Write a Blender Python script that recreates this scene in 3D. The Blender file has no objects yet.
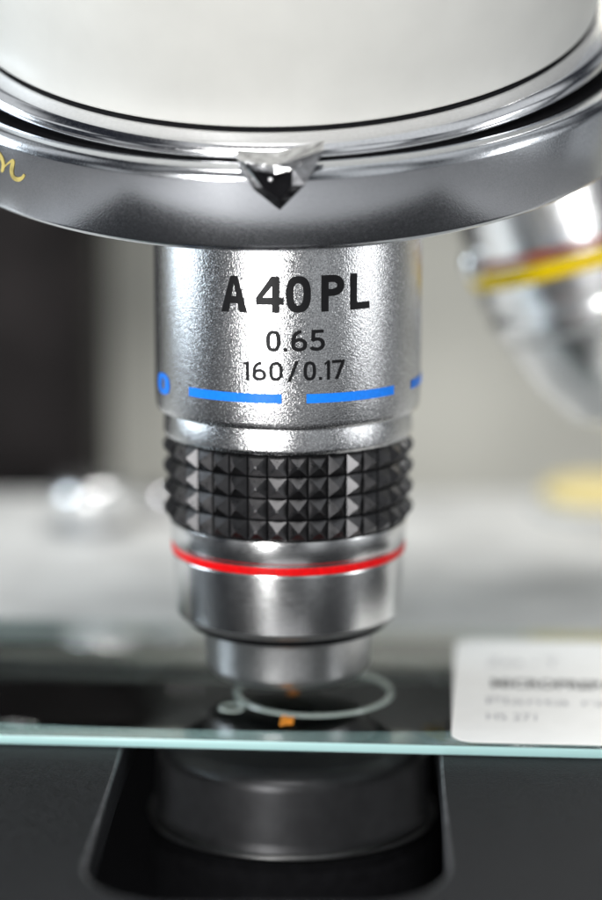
import bpy, bmesh, math
from math import radians, sin, cos, pi
from mathutils import Vector, Matrix

scene = bpy.context.scene
col = scene.collection
scene.view_settings.view_transform = 'Standard'
scene.view_settings.look = 'None'
scene.view_settings.exposure = 0

# ------------------------------------------------------------------ materials
def mat(name, base, metallic=0.0, rough=0.5, bump=0.0, bscale=30, var=0.0, vscale=8, coat=0.0,
        rvar=0.0, stretch=(1, 1, 1), trans=0.0, ior=1.45, spec=0.5):
    m = bpy.data.materials.new(name); m.use_nodes = True
    nt = m.node_tree; b = nt.nodes['Principled BSDF']
    b.inputs['Base Color'].default_value = (*base, 1)
    b.inputs['Metallic'].default_value = metallic
    b.inputs['Roughness'].default_value = rough
    b.inputs['Coat Weight'].default_value = coat
    b.inputs['Transmission Weight'].default_value = trans
    b.inputs['IOR'].default_value = ior
    b.inputs['Specular IOR Level'].default_value = spec
    tc = nt.nodes.new('ShaderNodeTexCoord')
    mp = nt.nodes.new('ShaderNodeMapping'); mp.inputs['Scale'].default_value = stretch
    nt.links.new(tc.outputs['Object'], mp.inputs['Vector'])
    if bump > 0:
        n = nt.nodes.new('ShaderNodeTexNoise'); n.inputs['Scale'].default_value = bscale
        n.inputs['Detail'].default_value = 3
        nt.links.new(mp.outputs[0], n.inputs['Vector'])
        bp = nt.nodes.new('ShaderNodeBump'); bp.inputs['Strength'].default_value = bump
        bp.inputs['Distance'].default_value = 0.01
        nt.links.new(n.outputs['Fac'], bp.inputs['Height'])
        nt.links.new(bp.outputs[0], b.inputs['Normal'])
    if var > 0 or rvar > 0:
        n2 = nt.nodes.new('ShaderNodeTexNoise'); n2.inputs['Scale'].default_value = vscale
        n2.inputs['Detail'].default_value = 5
        nt.links.new(mp.outputs[0], n2.inputs['Vector'])
        if var > 0:
            r = nt.nodes.new('ShaderNodeValToRGB')
            r.color_ramp.elements[0].position = 0.3; r.color_ramp.elements[1].position = 0.7
            r.color_ramp.elements[0].color = (*[c * (1 - var) for c in base], 1)
            r.color_ramp.elements[1].color = (*[min(1, c * (1 + var)) for c in base], 1)
            nt.links.new(n2.outputs['Fac'], r.inputs[0]); nt.links.new(r.outputs[0], b.inputs['Base Color'])
        if rvar > 0:
            mr = nt.nodes.new('ShaderNodeMapRange')
            mr.inputs['From Min'].default_value = 0.3; mr.inputs['From Max'].default_value = 0.7
            mr.inputs['To Min'].default_value = max(0.02, rough - rvar); mr.inputs['To Max'].default_value = rough + rvar
            nt.links.new(n2.outputs['Fac'], mr.inputs['Value']); nt.links.new(mr.outputs[0], b.inputs['Roughness'])
    return m

M_satin = mat('satin_metal', (0.60, 0.60, 0.605), 1.0, 0.22, bump=0.42, bscale=62, var=0.34, vscale=66, rvar=0.07)
M_satin2 = mat('turned_metal', (0.68, 0.68, 0.68), 1.0, 0.20, bump=0.08, bscale=30, var=0.08, vscale=30, rvar=0.05, stretch=(.5, .5, 6))
M_nose = mat('nose_metal', (0.60, 0.60, 0.60), 1.0, 0.34, bump=0.08, bscale=30, var=0.10, vscale=30, rvar=0.05)
M_bevel = mat('dull_bevel_metal', (0.42, 0.42, 0.42), 1.0, 0.50, var=0.10, vscale=30)
M_spare = mat('bright_turned_metal', (0.88, 0.88, 0.88), 1.0, 0.24, bump=0.05, bscale=30, var=0.05, vscale=30, rvar=0.05, stretch=(.5, .5, 6))
M_ring = mat('ring_metal', (0.66, 0.675, 0.70), 1.0, 0.18, bump=0.06, bscale=55, var=0.10, vscale=60, rvar=0.04)
M_notch = mat('notch_steel', (0.62, 0.62, 0.63), 1.0, 0.14, bump=0.6, bscale=14, var=0.4, vscale=10, rvar=0.08)
M_chrome = mat('polished_chrome', (0.86, 0.86, 0.88), 1.0, 0.13, var=0.05, vscale=30, rvar=0.03)
M_bright_chrome = mat('bright_chrome', (0.95, 0.95, 0.95), 1.0, 0.25, var=0.04, vscale=30)
M_black = mat('black_knurl_metal', (0.115, 0.113, 0.116), 1.0, 0.30, var=0.12, vscale=12, rvar=0.04)
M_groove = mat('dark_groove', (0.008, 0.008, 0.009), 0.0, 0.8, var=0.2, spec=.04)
M_ink = mat('black_ink', (0.005, 0.005, 0.006), 0, 0.45, var=0.2, vscale=30, spec=.25)
M_blue = mat('blue_enamel', (0.008, 0.22, 0.90), 0, 0.4, var=0.10, vscale=30, spec=.3)
M_red = mat('red_enamel', (0.74, 0.004, 0.006), 0, 0.3, var=0.15, vscale=20, spec=.3)
M_brown = mat('brown_red_enamel', (0.36, 0.06, 0.02), 0, 0.3, var=0.3, vscale=3, spec=.3)
M_yellow = mat('yellow_enamel', (0.95, 0.64, 0.0), 0, 0.4, var=0.1, vscale=12, spec=.2)
M_white = mat('white_enamel_paint', (0.64, 0.635, 0.60), 0, 0.38, bump=0.05, bscale=18, var=0.03, vscale=2)
M_stage = mat('black_stage_paint', (0.014, 0.0145, 0.016), 0, 0.5, bump=0.8, bscale=40, var=0.75, vscale=26, rvar=0.08, spec=.13)
M_rim_hi = mat('stage_rim_highlight', (0.08, 0.08, 0.085), 0.5, 0.4, var=0.5, vscale=6)  # lighter grey on the stage bevel, a highlight put into the colour
M_cond = mat('condenser_black', (0.045, 0.045, 0.047), 0.7, 0.38, bump=0.05, var=0.12, vscale=6, spec=.3)
M_crim = mat('condenser_rim_metal', (0.10, 0.10, 0.10), 1.0, 0.35, var=0.12, vscale=6)
M_lens = mat('lens_glass', (0.02, 0.03, 0.035), 0, 0.05, coat=1.0)
M_bed = mat('grey_cast_plate', (0.53, 0.53, 0.52), 0, 0.5, var=0.20, vscale=0.7, bump=0.05)
M_table = mat('table_laminate', (0.36, 0.36, 0.37), 0, 0.6, var=0.15, vscale=0.3)
M_wall = mat('beige_wall_paint', (0.74, 0.73, 0.66), 0, 0.8, var=0.10, vscale=0.25)
M_case = mat('dark_case', (0.012, 0.010, 0.010), 0, 0.6, var=0.5, vscale=0.9, spec=.15)
M_blocker = mat('grey_green_blocker', (0.13, 0.14, 0.135), 0, 0.6, var=0.15, vscale=0.9)
M_paper = mat('label_paper', (0.90, 0.90, 0.88), 0, 0.7, var=0.02, vscale=4)
M_print = mat('label_print', (0.07, 0.07, 0.075), 0, 0.6, var=0.2, vscale=20)
M_print2 = mat('label_print_faint', (0.48, 0.48, 0.50), 0, 0.6, var=0.2, vscale=20)
M_orange = mat('tissue_and_reflection_orange', (0.75, 0.25, 0.02), 0, 0.5, var=0.4, vscale=15)
M_amber = mat('amber_plastic', (0.70, 0.58, 0.26), 0, 0.4, var=0.15, vscale=2)
M_ochre = mat('ochre_paint', (0.50, 0.40, 0.12), 0, 0.5, var=0.3, vscale=9)

def glass_mat(name, colr, rough=0.0, edge=0.0):
    m = bpy.data.materials.new(name); m.use_nodes = True
    nt = m.node_tree; b = nt.nodes['Principled BSDF']
    b.inputs['Base Color'].default_value = (*colr, 1)
    b.inputs['Roughness'].default_value = rough
    b.inputs['Transmission Weight'].default_value = 1.0 - edge
    b.inputs['IOR'].default_value = 1.5
    tc = nt.nodes.new('ShaderNodeTexCoord'); n = nt.nodes.new('ShaderNodeTexNoise')
    n.inputs['Scale'].default_value = 2.0
    nt.links.new(tc.outputs['Object'], n.inputs['Vector'])
    mr = nt.nodes.new('ShaderNodeMapRange')
    mr.inputs['To Min'].default_value = rough; mr.inputs['To Max'].default_value = rough + 0.06
    nt.links.new(n.outputs['Fac'], mr.inputs['Value']); nt.links.new(mr.outputs[0], b.inputs['Roughness'])
    return m
M_glass = glass_mat('slide_glass', (0.86, 0.96, 0.95), 0.0)
M_gedge = glass_mat('slide_glass_cut_edge', (0.56, 0.86, 0.85), 0.3, 0.78)
M_cover = glass_mat('mounting_ring_resin', (0.82, 0.95, 0.88), 0.05, 0.32)

# ------------------------------------------------------------------ helpers
def empty(name, loc, label, cat, rot=(0, 0, 0)):
    e = bpy.data.objects.new(name, None); e.location = loc; e.rotation_euler = rot
    e.empty_display_size = 0.3
    e['label'] = label; e['category'] = cat
    col.objects.link(e); return e

def finish(me, name, m, parent=None, smooth=True, ang=32, loc=(0, 0, 0), rot=(0, 0, 0)):
    if m is not None:
        for mm in (m if isinstance(m, (list, tuple)) else [m]): me.materials.append(mm)
    if smooth:
        for p in me.polygons: p.use_smooth = True
        me.set_sharp_from_angle(angle=radians(ang))
    o = bpy.data.objects.new(name, me); col.objects.link(o)
    o.location = loc; o.rotation_euler = rot
    if parent: o.parent = parent
    return o

def chamfer(pts, d):
    out = [pts[0]]
    for i in range(1, len(pts) - 1):
        p0, p, p1 = Vector(pts[i-1]), Vector(pts[i]), Vector(pts[i+1])
        a = (p0 - p); b = (p1 - p)
        if a.length < 1e-6 or b.length < 1e-6: out.append(pts[i]); continue
        if abs(a.normalized().dot(b.normalized())) > 0.985: out.append(pts[i]); continue
        k = min(d, a.length * .4, b.length * .4)
        q0 = p + a.normalized() * k; q2 = p + b.normalized() * k
        q1 = (q0 + q2) * .25 + p * .5
        out += [tuple(q0), tuple(q1), tuple(q2)]
    out.append(pts[-1]); return out

def lathe(name, prof, m, parent=None, seg=160, ch=0.012, zo=0.0, ang=25, loc=(0, 0, 0), sc=1.0, rot=(0, 0, 0)):
    prof = chamfer(prof, ch) if ch > 0 else prof
    bm = bmesh.new(); rings = []
    for r, z in prof:
        r *= sc; z *= sc
        if r < 1e-5: rings.append([bm.verts.new((0, 0, z - zo))])
        else: rings.append([bm.verts.new((r*cos(2*pi*i/seg), r*sin(2*pi*i/seg), z - zo)) for i in range(seg)])
    for a, b in zip(rings[:-1], rings[1:]):
        for i in range(seg):
            j = (i + 1) % seg
            if len(a) == 1 and len(b) == 1: continue
            if len(a) == 1: bm.faces.new((a[0], b[j], b[i]))
            elif len(b) == 1: bm.faces.new((a[i], a[j], b[0]))
            else: bm.faces.new((a[i], a[j], b[j], b[i]))
    bmesh.ops.recalc_face_normals(bm, faces=bm.faces)
    me = bpy.data.meshes.new(name); bm.to_mesh(me); bm.free()
    return finish(me, name, m, parent, ang=ang, loc=loc, rot=rot)

def ball(name, r, m, parent, loc):
    bm = bmesh.new(); bmesh.ops.create_uvsphere(bm, u_segments=24, v_segments=14, radius=r)
    me = bpy.data.meshes.new(name); bm.to_mesh(me); bm.free()
    return finish(me, name, m, parent, loc=loc, ang=60)

def box(name, lo, hi, m, parent=None, bev=0.05, loc=(0, 0, 0), rot=(0, 0, 0), seg=2):
    bm = bmesh.new(); bmesh.ops.create_cube(bm, size=1)
    for v in bm.verts:
        v.co = Vector([lo[k] + (v.co[k] + .5) * (hi[k] - lo[k]) for k in range(3)])
    if bev > 0: bmesh.ops.bevel(bm, geom=bm.edges[:], offset=bev, segments=seg, profile=.5, affect='EDGES')
    me = bpy.data.meshes.new(name); bm.to_mesh(me); bm.free()
    return finish(me, name, m, parent, loc=loc, rot=rot)

def text_mesh(body, w, h, bold=0.0, spacing=1.0):
    cu = bpy.data.curves.new('t', 'FONT'); cu.body = body; cu.size = 1.0
    cu.offset = bold; cu.space_character = spacing; cu.resolution_u = 8
    ob = bpy.data.objects.new('t', cu); col.objects.link(ob)
    bpy.context.view_layer.update()
    dg = bpy.context.evaluated_depsgraph_get()
    me = bpy.data.meshes.new_from_object(ob.evaluated_get(dg))
    bpy.data.objects.remove(ob)
    xs = [v.co.x for v in me.vertices]; ys = [v.co.y for v in me.vertices]
    x0, x1, y0, y1 = min(xs), max(xs), min(ys), max(ys)
    for v in me.vertices:
        v.co.x = (v.co.x - (x0 + x1)/2) / (x1 - x0) * w
        v.co.y = (v.co.y - y0) / (y1 - y0) * h
    return me

def stroke_glyph(bm, kind, x0, x1, h, s, sy=None):
    """block letters built from strokes; s = stroke width"""
    w = x1 - x0; sy = sy or s * .95
    def poly(pts): bm.faces.new([bm.verts.new((x0 + x, y, 0)) for x, y in pts])
    def oval(cx, cy, rx, ry, sx, syy, a0=0, a1=360, n=32, p=2.5):
        pr = None
        for i in range(n + 1):
            t = radians(a0 + (a1 - a0) * i / n); c, q = cos(t), sin(t)
            cc = math.copysign(abs(c)**(2/p), c); qq = math.copysign(abs(q)**(2/p), q)
            o = bm.verts.new((x0 + cx + rx*cc, cy + ry*qq, 0)); k = bm.verts.new((x0 + cx + (rx-sx)*cc, cy + (ry-syy)*qq, 0))
            if pr: bm.faces.new((pr[0], o, k, pr[1]))
            pr = (o, k)
    if kind == 'A':
        m = w/2; d = s*1.08
        poly([(0, 0), (d, 0), (m + d*.02, h - s*.9), (m, h), (m - s*.5, h)])
        poly([(w, 0), (m + s*.5, h), (m, h), (m - d*.02, h - s*.9), (w - d, 0)])
        y = h*.24
        def xl(yy): return (m - s*.5) * yy / h
        poly([(xl(y) + d*.8, y), (w - xl(y) - d*.8, y), (w - xl(y + sy) - d*.8, y + sy), (xl(y + sy) + d*.8, y + sy)])
    elif kind == '4':
        xv = w * .58; y = h * .22
        poly([(xv, 0), (xv + s, 0), (xv + s, h), (xv, h)])
        poly([(s*.9, y), (xv, y), (xv, y + sy), (s*.9, y + sy)])
        poly([(xv + s, y), (w, y), (w, y + sy), (xv + s, y + sy)])
        poly([(0, y), (s*.9, y), (s*.9, y + sy), (xv, h - s*1.35), (xv, h), (xv - s*.1, h), (0, y + sy)])
    elif kind == '0': oval(w/2, h/2, w/2, h/2, s, sy)
    elif kind == 'P':
        poly([(0, 0), (s, 0), (s, h), (0, h)])
        ry = h*.29; yc = h - ry; xr = w*.45
        poly([(s, h - sy), (xr, h - sy), (xr, h), (s, h)])
        poly([(s, h - 2*ry), (xr, h - 2*ry), (xr, h - 2*ry + sy), (s, h - 2*ry + sy)])
        oval(xr, yc, w - xr, ry, s, sy, -90, 90, 16, 2.2)
    elif kind == 'L':
        poly([(0, 0), (s, 0), (s, h), (0, h)]); poly([(s, 0), (w, 0), (w, sy), (s, sy)])
    elif kind == '1':
        poly([(w - s, 0), (w, 0), (w, h), (w - s*.9, h), (w - s, h*.9)])
        poly([(0, h*.74), (w - s, h*.86), (w - s, h), (w - s*1.0, h*.97), (0, h*.74 + sy)])
    elif kind == '/':
        poly([(0, -h*.05), (s, -h*.05), (w, h*1.05), (w - s, h*1.05)])
    elif kind == '.':
        poly([(0, 0), (w, 0), (w, w), (0, w)])
    elif kind == '7':
        poly([(0, h - sy), (w, h - sy), (w, h), (0, h)])
        poly([(w*.22, 0), (w*.22 + s*1.1, 0), (w, h - sy), (w - s*1.1, h - sy)])
    elif kind == '6':
        oval(w/2, h*.31, w/2, h*.31, s, sy, p=2.2)
        oval(w*.62, h*.42, w*.62, h*.58, s, sy, 88, 190, 16, 2.2)
    elif kind == '5':
        poly([(w*.12, h - sy), (w*.92, h - sy), (w*.92, h), (w*.12, h)])
        poly([(w*.10, h*.5), (w*.10 + s*.9, h*.5), (w*.14 + s*.9, h - sy), (w*.12, h - sy)])
        oval(w*.46, h*.32, w*.54, h*.32, s, sy, -150, 140, 26, 2.2)

def bend(bm, w0, w1, r, z0, zo, slant):
    x = w0
    while x < w1:
        bmesh.ops.bisect_plane(bm, geom=bm.verts[:] + bm.edges[:] + bm.faces[:], plane_co=(x, 0, 0), plane_no=(1, 0, 0))
        x += 0.03
    for v in bm.verts:
        a = v.co.x / r; z = z0 + v.co.y + slant * v.co.x
        v.co = Vector((r*sin(a), -r*cos(a), z - zo))
    bmesh.ops.recalc_face_normals(bm, faces=bm.faces)
    for f in bm.faces:
        c = f.calc_center_median()
        if f.normal.x * c.x + f.normal.y * c.y < 0: f.normal_flip()

def lettering(name, glyphs, h, s, r, z0, m, parent, zo, slant=0.0, sy=None):
    bm = bmesh.new()
    for k, x0, x1 in glyphs:       # x given as chord distance on the barrel
        stroke_glyph(bm, k, r*math.asin(x0/r), r*math.asin(x1/r), h, s, sy)
    bend(bm, -1.8, 1.5, r, z0, zo, slant)
    me = bpy.data.meshes.new(name); bm.to_mesh(me); bm.free()
    return finish(me, name, m, parent, smooth=False)

def arc_band(name, r, a0, a1, z0, z1, m, parent, zo, n=40):
    bm = bmesh.new(); lo = []; hi = []
    for i in range(n + 1):
        a = a0 + (a1 - a0) * i / n
        lo.append(bm.verts.new((r*sin(a), -r*cos(a), z0 - zo)))
        hi.append(bm.verts.new((r*sin(a), -r*cos(a), z1 - zo)))
    for i in range(n): bm.faces.new((lo[i], lo[i+1], hi[i+1], hi[i]))
    me = bpy.data.meshes.new(name); bm.to_mesh(me); bm.free()
    return finish(me, name, m, parent)

def knurl(name, r0, r1, z0, z1, cols, rows, mats, parent, zo):
    """ring of small square pyramids separated by narrow dark cuts"""
    bm = bmesh.new()
    dz = (z1 - z0) / rows; da = 2*pi/cols
    def P(r, a, z): return bm.verts.new((r*sin(a), -r*cos(a), z - zo))
    grid = [[P(r0 - .02, da*c, z0 + dz*k) for c in range(cols)] for k in range(rows + 1)]
    f = 0.05; g = 0.045
    for k in range(rows):
        for c in range(cols):
            a0 = da*c
            q = [grid[k][c], grid[k][(c+1) % cols], grid[k+1][(c+1) % cols], grid[k+1][c]]
            b = []; t = []
            for (u, w) in ((g, g), (1-g, g), (1-g, 1-g), (g, 1-g)):
                b.append(P(r0, a0 + da*u, z0 + dz*(k + w)))
            for (u, w) in ((.5-f, .5-f), (.5+f, .5-f), (.5+f, .5+f), (.5-f, .5+f)):
                t.append(P(r1, a0 + da*u, z0 + dz*(k + w)))
            for i in range(4):
                j = (i + 1) % 4
                x = bm.faces.new((q[i], q[j], b[j], b[i])); x.material_index = 1
                bm.faces.new((b[i], b[j], t[j], t[i]))
            bm.faces.new(t)
    for k in (0, rows):
        inner = [P(r0 - .12, da*c, (z0 if k == 0 else z1)) for c in range(cols)]
        for c in range(cols):
            d = (c + 1) % cols
            x = bm.faces.new((grid[k][c], grid[k][d], inner[d], inner[c])); x.material_index = 1
    bmesh.ops.recalc_face_normals(bm, faces=bm.faces)
    me = bpy.data.meshes.new(name); bm.to_mesh(me); bm.free()
    return finish(me, name, mats, parent, smooth=False)

# ------------------------------------------------------------------ main objective
D = radians
ZB = 0.34
ob = empty('microscope_objective', (0, 0, ZB),
           'satin silver 40x microscope objective with black knurled grip above the slide', 'microscope objective')
lathe('upper_barrel', [(0, 5.55), (1.345, 5.55), (1.345, 3.30), (1.335, 3.12), (1.32, 3.07), (1.2, 3.05), (0, 3.05)], M_satin, ob, zo=ZB, ch=.015)
lathe('neck_collar', [(1.0, 3.06), (1.255, 3.055), (1.265, 2.84), (1.245, 2.80), (1.0, 2.795)], M_satin, ob, zo=ZB)
lathe('grip_core', [(1.0, 2.81), (1.13, 2.81), (1.13, 1.90), (1.0, 1.90)], M_groove, ob, zo=ZB, ch=0)
knurl('knurled_grip', 1.205, 1.278, 1.925, 2.79, 38, 4, [M_black, M_groove], ob, ZB)
lathe('lower_barrel', [(0, 1.925), (1.215, 1.925), (1.20, 1.70), (1.185, 1.69), (1.185, 1.57), (1.19, 1.56), (1.16, 0.96)], M_satin2, ob, zo=ZB)
lathe('lower_bevel', [(1.16, 0.962), (1.15, 0.94), (1.09, 0.88), (0.95, 0.86), (0, 0.86)], M_bevel, ob, zo=ZB)
lathe('red_band', [(1.185, 1.658), (1.202, 1.650), (1.200, 1.586), (1.183, 1.578)], M_red, ob, zo=ZB, ch=0)
lathe('nose_sleeve', [(0.8, 0.87), (0.98, 0.87), (0.98, 0.80), (0.87, 0.76), (0.85, 0.36), (0.78, 0.28), (0.42, 0.28), (0.36, 0.32), (0.30, 0.32)], M_nose, ob, zo=ZB, ch=.03)
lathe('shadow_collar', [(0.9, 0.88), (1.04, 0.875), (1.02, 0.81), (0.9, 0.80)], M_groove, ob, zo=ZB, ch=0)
lathe('front_lens', [(0.31, 0.33), (0.2, 0.31), (0.1, 0.302), (0, 0.30)], M_lens, ob, zo=ZB, ch=0, seg=64)
RT = 1.350
lettering('magnification_lettering', [('A', -.635, -.385), ('4', -.30, -.035), ('0', -.015, .225), ('P', .325, .545), ('L', .605, .79)],
          0.35, 0.072, RT, 4.215, M_ink, ob, ZB, slant=0.012)
lettering('aperture_lettering', [('0', -.205, -.065), ('.', -.035, .0), ('6', .035, .19), ('5', .215, .36)],
          0.205, 0.038, RT, 3.84, M_ink, ob, ZB, slant=.01, sy=.032)
lettering('tube_length_lettering', [('1', -.425, -.37), ('6', -.335, -.205), ('0', -.175, -.045), ('/', .0, .11), ('0', .155, .275), ('.', .305, .333), ('1', .36, .41), ('7', .43, .55)],
          0.185, 0.031, RT, 3.555, M_ink, ob, ZB, slant=.01, sy=.028)
for a0, a1 in ((-45.6, -2.4), (7.8, 50.5), (65, 100), (110, 150), (-150, -110)):
    arc_band('blue_band_dash', RT, D(a0), D(a1), 3.335, 3.425, M_blue, ob, ZB)
lettering('blue_band_numeral', [('0', -1.295, -1.17)], 0.21, 0.11, RT, 3.28, M_blue, ob, ZB, sy=.045)

# ------------------------------------------------------------------ nosepiece turret
tu = empty('nosepiece_turret', (-.05, 2.10, 5.93),
           'revolving nosepiece with white housing and polished steel ring holding the objectives', 'microscope nosepiece',
           rot=(D(16.5), D(-1.2), 0))
AL = D(4.5)      # the fixed housing sits slightly more inclined than the rotating ring
piv = Vector((0, -3.5, .85)); hl = piv - Matrix.Rotation(AL, 3, 'X') @ piv; hr = (AL, 0, 0)
lathe('steel_ring', [(3.3, -0.02), (3.82, -0.02), (3.90, 0.05), (3.90, 0.74), (3.84, 0.82), (3.72, 0.84), (3.68, 0.80), (3.3, 0.78)], M_ring, tu, seg=256, ch=.03)
lathe('groove_wall', [(3.67, 0.81), (3.50, 0.815), (3.15, 0.90), (3.12, 1.5)], M_groove, tu, seg=256, ch=0)
lathe('chrome_lip', [(3.50, 0.77), (3.60, 0.79), (3.635, 0.84), (3.62, 0.91), (3.53, 0.965), (3.40, 0.99), (3.2, 0.99)], M_chrome, tu, seg=256, ch=.02, loc=hl, rot=hr)
lathe('seam_shadow_ring', [(3.34, 0.97), (3.32, 1.01), (3.1, 1.01)], M_groove, tu, seg=256, ch=0, loc=hl, rot=hr)
lathe('white_housing', [(3.20, 1.0), (3.29, 1.005), (3.32, 1.03), (3.42, 2.0), (3.48, 3.2), (3.3, 4.2), (2.6, 4.8), (0, 5.0)], M_white, tu, seg=256, ch=.04, ang=60, loc=hl, rot=hr)
lathe('turret_underside', [(3.4, 0.02), (3.35, 0.08), (0, -0.05)], M_ring, tu, seg=128, ch=0)
# click-stop notch: irregular facetted steel tongue around a dark recess
R = -3.9
X0 = -.03
cs_v = dict(TL=(-.38, R-.02, .95), TM=(-.04, R-.05, .89), TR=(.42, R-.02, 1.03), MR=(.24, R-.09, .72), B=(.00, R-.015, .44), ML=(-.24, R-.03, .66),
            P1=(-.27, R-.055, .87), P2=(-.03, R-.065, .82), P3=(.13, R-.085, .87), P4=(.12, R-.085, .71), P5=(-.01, R-.05, .56), P6=(-.16, R-.05, .69),
            Q=(-.03, R-.010, .74), TLb=(-.38, R+.28, .93), TMb=(-.04, R+.28, .90), TRb=(.42, R+.28, 1.0))
bm = bmesh.new(); V = {k: bm.verts.new((c[0] + X0, c[1], c[2])) for k, c in cs_v.items()}
for f in (('TL', 'TM', 'P2'), ('TL', 'P2', 'P1'), ('TM', 'TR', 'P3'), ('TM', 'P3', 'P2'), ('TR', 'MR', 'P3'), ('MR', 'P4', 'P3'),
          ('MR', 'B', 'P4'), ('B', 'P5', 'P4'), ('B', 'ML', 'P5'), ('ML', 'P6', 'P5'), ('ML', 'TL', 'P6'), ('TL', 'P1', 'P6'),
          ('TL', 'TLb', 'TMb', 'TM'), ('TM', 'TMb', 'TRb', 'TR')):
    bm.faces.new([V[k] for k in f])
dark = [bm.faces.new([V[a], V[b], V['Q']]) for a, b in (('P1', 'P2'), ('P2', 'P3'), ('P3', 'P4'), ('P4', 'P5'), ('P5', 'P6'), ('P6', 'P1'))]
bmesh.ops.recalc_face_normals(bm, faces=bm.faces)
for f in dark: f.material_index = 1
me = bpy.data.meshes.new('click_stop'); bm.to_mesh(me); bm.free()
cs = finish(me, 'click_stop', [M_notch, M_groove], tu, smooth=False)
ball('detent_ball', .03, M_chrome, cs, (X0 - .08, R-.035, .755))
# old ochre paint scribble on the ring
bm = bmesh.new(); prev = None
for i in range(81):
    t = i/80; ax = -3.08 + .34*t + .05*sin(t*14); z = .54 + .085*cos(t*11) - .05*t; hw = .018 + .010*sin(t*9 + 1)
    dxn, dzn = (.34 + .7*cos(t*14)), (-.935*sin(t*11) - .05); L = math.hypot(dxn, dzn) or 1
    nx, nz = -dzn/L, dxn/L
    pr = []
    for s_ in (-hw, hw):
        aa = (ax + s_*nx)/3.904; pr.append(bm.verts.new((3.905*sin(aa), -3.905*cos(aa), z + s_*nz)))
    if prev: bm.faces.new((prev[0], pr[0], pr[1], prev[1]))
    prev = pr
me = bpy.data.meshes.new('paint_mark'); bm.to_mesh(me); bm.free()
finish(me, 'paint_mark', M_ochre, tu, smooth=False)

# ------------------------------------------------------------------ spare objective
sp = empty('microscope_objective', (3.50, 4.3, 5.22),
           'spare silver microscope objective with yellow band tilted away on the nosepiece', 'microscope objective',
           rot=(D(3), D(163), 0))
S = 1.40   # local +z points down and outward
lathe('upper_barrel', [(0, -0.9), (1.22, -0.9), (1.22, 1.0), (1.17, 1.03), (1.17, 1.08), (1.2, 1.10), (1.17, 1.25), (1.12, 1.30)], M_spare, sp, sc=S)
lathe('yellow_band', [(1.219, .64), (1.232, .65), (1.232, .78), (1.219, .79)], M_yellow, sp, ch=0, sc=S)
lathe('brown_band', [(1.219, .545), (1.230, .55), (1.230, .615), (1.219, .62)], M_brown, sp, ch=0, sc=S)
lathe('lower_barrel', [(1.05, 1.28), (1.12, 1.32), (0.95, 1.75), (0.72, 2.10), (0.5, 2.22), (0.3, 2.25), (0, 2.25)], M_spare, sp, sc=S)
lathe('front_lens', [(0.3, 2.26), (0.15, 2.28), (0, 2.285)], M_lens, sp, ch=0, seg=48, sc=S)
ball('glint_ball', .20, M_bright_chrome, sp, (1.60, -.50, .78))  # chrome balls added to make glints on the barrel, no screws there
ball('glint_ball', .20, M_bright_chrome, sp, (.18, -1.68, 1.38))

# ------------------------------------------------------------------ glass slide
RS = D(-4.3)
sl = empty('glass_slide', (0.2, 0.50, -0.1), 'thin clear glass slide with white paper label lying on black stage', 'microscope slide', rot=(0, 0, RS))
g = box('glass_pane', (-5.2, -2.05, 0), (4.3, 2.10, 0.10), [M_glass, M_gedge], sl, bev=0.016)
for p in g.data.polygons:
    if abs(p.normal.z) < 0.9: p.material_index = 1
lb = box('paper_label', (1.55, -1.96, 0.104), (4.1, 1.62, 0.116), M_paper, sl, bev=0.0)
bm = bmesh.new(); bm.from_mesh(lb.data)
ve = [e for e in bm.edges if abs(e.verts[0].co.z - e.verts[1].co.z) > .005]
bmesh.ops.bevel(bm, geom=ve, offset=.24, segments=8, profile=.5, affect='EDGES'); bm.to_mesh(lb.data); bm.free()
def label_text(body, x, y, w, h, m, bold):
    me = text_mesh(body, w, h, bold); me.materials.clear()
    return finish(me, 'label_lettering', m, lb, smooth=False, loc=(x + w/2, y, 0.120))
label_text('Zea - T', 1.90, .62, .78, .26, M_print2, 0.0)
label_text('MICROPREPARAT', 1.95, -.18, 1.7, .28, M_print, 0.03)
label_text('Planta radix', 1.90, -.75, 1.7, .22, M_print2, 0.0)
label_text('HS 271', 1.90, -1.28, .50, .22, M_print2, 0.0)
lathe('cover_ring', [(.765, .101), (.775, .122), (.80, .130), (.83, .122), (.84, .101)], M_cover, sl, seg=96, ch=0, loc=(0.10, -.45, 0))
lathe('small_bubble', [(.10, .101), (.11, .12), (.13, .122), (.14, .101)], M_cover, sl, seg=48, ch=0, loc=(-0.70, -1.05, 0))
for (cx, cy, s) in ((-.10, -1.45, .085), (-.12, -.45, .07)):  # one of the two orange pieces stands in for a reflection
    bm = bmesh.new(); bmesh.ops.create_icosphere(bm, subdivisions=3, radius=s)
    for v in bm.verts:
        k = 1 + .35*sin(v.co.x*40 + 1) * cos(v.co.y*35)
        v.co = Vector((v.co.x*k, v.co.y*k*2.0, v.co.z*.12))
    me = bpy.data.meshes.new('tissue_and_reflection'); bm.to_mesh(me); bm.free()
    finish(me, 'tissue_and_reflection', M_orange, sl, loc=(cx, cy, .115))

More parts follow.
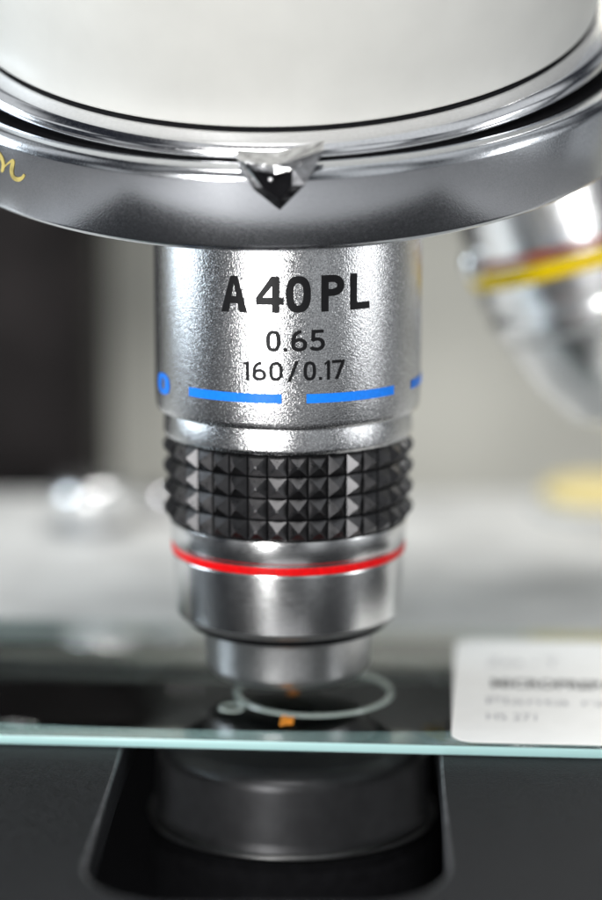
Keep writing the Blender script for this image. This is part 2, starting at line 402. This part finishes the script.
# ------------------------------------------------------------------ stage with opening
def rrect(x0, x1, y0, y1, r, n=10):
    P = []
    for cx, cy, a in ((x1-r, y1-r, 0), (x0+r, y1-r, 90), (x0+r, y0+r, 180), (x1-r, y0+r, 270)):
        for i in range(n+1):
            t = radians(a + 90*i/n); P.append((cx + r*cos(t), cy + r*sin(t)))
    return P
cu = bpy.data.curves.new('stage', 'CURVE'); cu.dimensions = '2D'; cu.fill_mode = 'BOTH'
for P in (rrect(-9, 9, -7.2, 1.98, .1), rrect(-1.76, 1.54, -5.4, 1.5, 0.9)):
    s = cu.splines.new('POLY'); s.points.add(len(P) - 1)
    for i, (x, y) in enumerate(P):
        if abs(x) < 3:   # opening narrows slightly towards the back on one side
            k = (y + 5.0) / 6.6
            x = x * (1.0 - 0.12 * max(0, k - .1)) if x < 0 else x * (0.92 + 0.13 * k)
        s.points[i].co = (x, y, 0, 1)
    s.use_cyclic_u = True
cu.extrude = 0.16; cu.bevel_depth = 0.04; cu.bevel_resolution = 2
tmp = bpy.data.objects.new('tmp', cu); col.objects.link(tmp); bpy.context.view_layer.update()
me = bpy.data.meshes.new_from_object(tmp.evaluated_get(bpy.context.evaluated_depsgraph_get()))
bpy.data.objects.remove(tmp); me.materials.clear()
st = finish(me, 'microscope_stage', [M_stage, M_rim_hi], ang=40, loc=(0, 0, -0.307))
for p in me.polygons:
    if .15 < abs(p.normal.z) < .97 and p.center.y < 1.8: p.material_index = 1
st['label'] = 'flat black metal microscope stage plate with rounded opening'; st['category'] = 'microscope stage'

# ------------------------------------------------------------------ condenser
cd = empty('condenser', (0.04, 0, -3.0), 'dull black condenser under the stage opening', 'microscope condenser')
lathe('condenser_body', [(0.70, -0.40), (1.20, -0.41), (1.36, -0.47), (1.41, -0.56), (1.43, -1.14), (1.46, -1.21)], M_cond, cd, zo=-3, ch=.05, ang=60)
lathe('condenser_rim', [(1.44, -1.205), (1.49, -1.215), (1.51, -1.25), (1.49, -1.285), (1.44, -1.295)], M_crim, cd, zo=-3, ch=0, ang=70)
lathe('condenser_mount', [(1.44, -1.29), (1.42, -1.42), (1.49, -1.48), (1.50, -2.9), (1.4, -3.0), (0, -3.0)], M_groove, cd, zo=-3, ch=.03)
lathe('condenser_lens', [(0.72, -0.41), (0.5, -0.36), (0.3, -0.34), (0, -0.33)], M_lens, cd, zo=-3, ch=0)
ft = empty('microscope_foot', (0, -2, -6.0), 'black microscope foot with tall back pillar under the stage', 'microscope base')
box('foot_block', (-6.5, -5.0, 0), (6.5, 6.4, 2.3), M_groove, ft, bev=.3)
box('foot_pillar', (-6.2, 4.6, 2.28), (6.2, 6.3, 4.79), M_groove, ft, bev=.1)

# ------------------------------------------------------------------ things behind
bed = box('microscope_base_plate', (-13, 2.07, -1.2), (13, 10.2, -0.16), M_bed, bev=.06)
bed['label'] = 'pale grey cast metal plate behind the black stage'; bed['category'] = 'microscope base'
kn = empty('clamp_device', (-2.70, 8.0, -0.16), 'shiny chrome clamping head standing on pale grey plate', 'clamp')
lathe('clamp_stem', [(0, 0), (.34, 0), (.34, .22), (.28, .26)], M_chrome, kn, seg=48)
lathe('clamp_head', [(.28, .20), (.56, .22), (.62, .30), (.62, .56), (.54, .68), (.2, .73), (0, .73)], M_bright_chrome, kn, seg=48, ch=.04)
cl = lathe('chrome_screw', [(0, 0), (.2, 0), (.2, .2), (.34, .22), (.34, .42), (.2, .46), (0, .46)], M_chrome, None, seg=32, ch=.03, loc=(-1.75, 8.6, -0.16))
cl['label'] = 'small chrome screw standing on pale grey plate'; cl['category'] = 'screw'
cs2 = empty('equipment_case', (-7.72, 11.7, -1.3), 'dark instrument case standing behind the microscope', 'instrument case')
box('case_body', (-5.5, -1.2, 0), (4.75, 3, 9.2), M_case, cs2, bev=.25)
box('case_lid', (-5.6, -1.3, 9.2), (4.85, 3.1, 9.9), M_case, cs2, bev=.2)
box('case_latch', (1.5, -1.42, 8.2), (2.4, -1.2, 9.1), M_satin2, cs2, bev=.05)
am = empty('filter_holder', (4.35, 9.1, -0.16), 'small amber plastic filter holder lying on pale grey plate', 'filter holder')
lathe('amber_filter', [(0, .35), (.75, .35), (.8, .30), (.8, .16), (0.0, .16)], M_amber, am, seg=48)
lathe('holder_foot', [(0, .16), (.9, .16), (.95, .1), (.95, 0), (0, 0)], M_bed, am, seg=48)
wc = empty('reflection_blocker', (4, 17.9, 4.3), 'unseen grey cupboard shape added to darken the reflection in the slide', 'reflection blocker')  # added out of view so the slide mirrors less of the pale wall
box('blocker_body', (-14, -2.2, 0), (14, 0, 8), M_blocker, wc, bev=.06)
for i in range(4):
    d = box('blocker_door', (-13.9 + 7*i, -2.35, .15), (-7.1 + 7*i, -2.21, 7.85), M_blocker, wc, bev=.05)
    hd = box('blocker_handle', (-13.4 + 7*i, -2.6, .7), (-13.2 + 7*i, -2.35, 2.2), M_satin2, d, bev=.04)

wall = box('back_wall', (-40, 18, -14), (40, 18.4, 26), M_wall, bev=0)
wall['kind'] = 'structure'; wall['label'] = 'plain beige painted wall'; wall['category'] = 'wall'
table = box('table_top', (-40, -40, -6.4), (40, 18, -6.0), M_table, bev=0)
table['kind'] = 'structure'; table['label'] = 'grey laboratory table top'; table['category'] = 'table'

# ------------------------------------------------------------------ world & lamps
w = bpy.data.worlds.new('World'); scene.world = w; w.use_nodes = True
nt = w.node_tree; bg = nt.nodes['Background']
tc = nt.nodes.new('ShaderNodeTexCoord'); n = nt.nodes.new('ShaderNodeTexNoise')
mp = nt.nodes.new('ShaderNodeMapping'); mp.inputs['Scale'].default_value = (1.9, 1.9, .35)
n.inputs['Scale'].default_value = 1.5; n.inputs['Detail'].default_value = 1.0
r = nt.nodes.new('ShaderNodeValToRGB')
r.color_ramp.elements[0].position = .45; r.color_ramp.elements[0].color = (.02, .024, .035, 1)
r.color_ramp.elements[1].position = .62; r.color_ramp.elements[1].color = (.93, .97, 1.0, 1)
nt.links.new(tc.outputs['Generated'], mp.inputs['Vector']); nt.links.new(mp.outputs[0], n.inputs['Vector'])
nt.links.new(n.outputs['Fac'], r.inputs[0])
nt.links.new(r.outputs[0], bg.inputs['Color']); bg.inputs['Strength'].default_value = 0.65

def area(name, loc, target, sx, sy, rad, colr=(1, 1, 1)):
    l = bpy.data.lights.new(name, 'AREA'); l.shape = 'RECTANGLE'; l.size = sx; l.size_y = sy
    l.energy = rad * pi * sx * sy; l.color = colr
    o = bpy.data.objects.new(name, l); col.objects.link(o); o.location = loc
    o.rotation_euler = (Vector(target) - Vector(loc)).to_track_quat('-Z', 'Y').to_euler()
area('key_lamp', (-9, -25, 5.5), (0, 0, 3), 3, 14, 44, (1, 1, .99))
area('fill_lamp', (-3, -15, 24), (0, 0, 3), 7, 6, 16, (1, .99, .97))
area('left_edge_light', (-20, 2, 9), (0, 2, 3), 8, 12, 8, (.78, .90, 1))  # added cool light for the barrel's left edge highlight, no real window
area('right_edge_light', (20, -8, 8), (0, 0, 3), 3, 12, 9, (.96, .98, 1))  # added strip light for the highlight on the barrel's right side
area('background_fill', (2, 5, 26), (0, 11, 0), 14, 10, 17, (1, .99, .96))  # added overhead light that brightens the wall and plate behind

# ------------------------------------------------------------------ camera
c = bpy.data.cameras.new('camera'); c.sensor_fit = 'VERTICAL'; c.sensor_height = 240; c.lens = 640
c.clip_start = .5; c.clip_end = 500
c.dof.use_dof = True; c.dof.focus_distance = 22.9; c.dof.aperture_fstop = 0.58
co = bpy.data.objects.new('camera', c); col.objects.link(co)
co.location = (.13, -24, 7.6); co.rotation_euler = (radians(90 - 11.77), 0, 0)
scene.camera = co
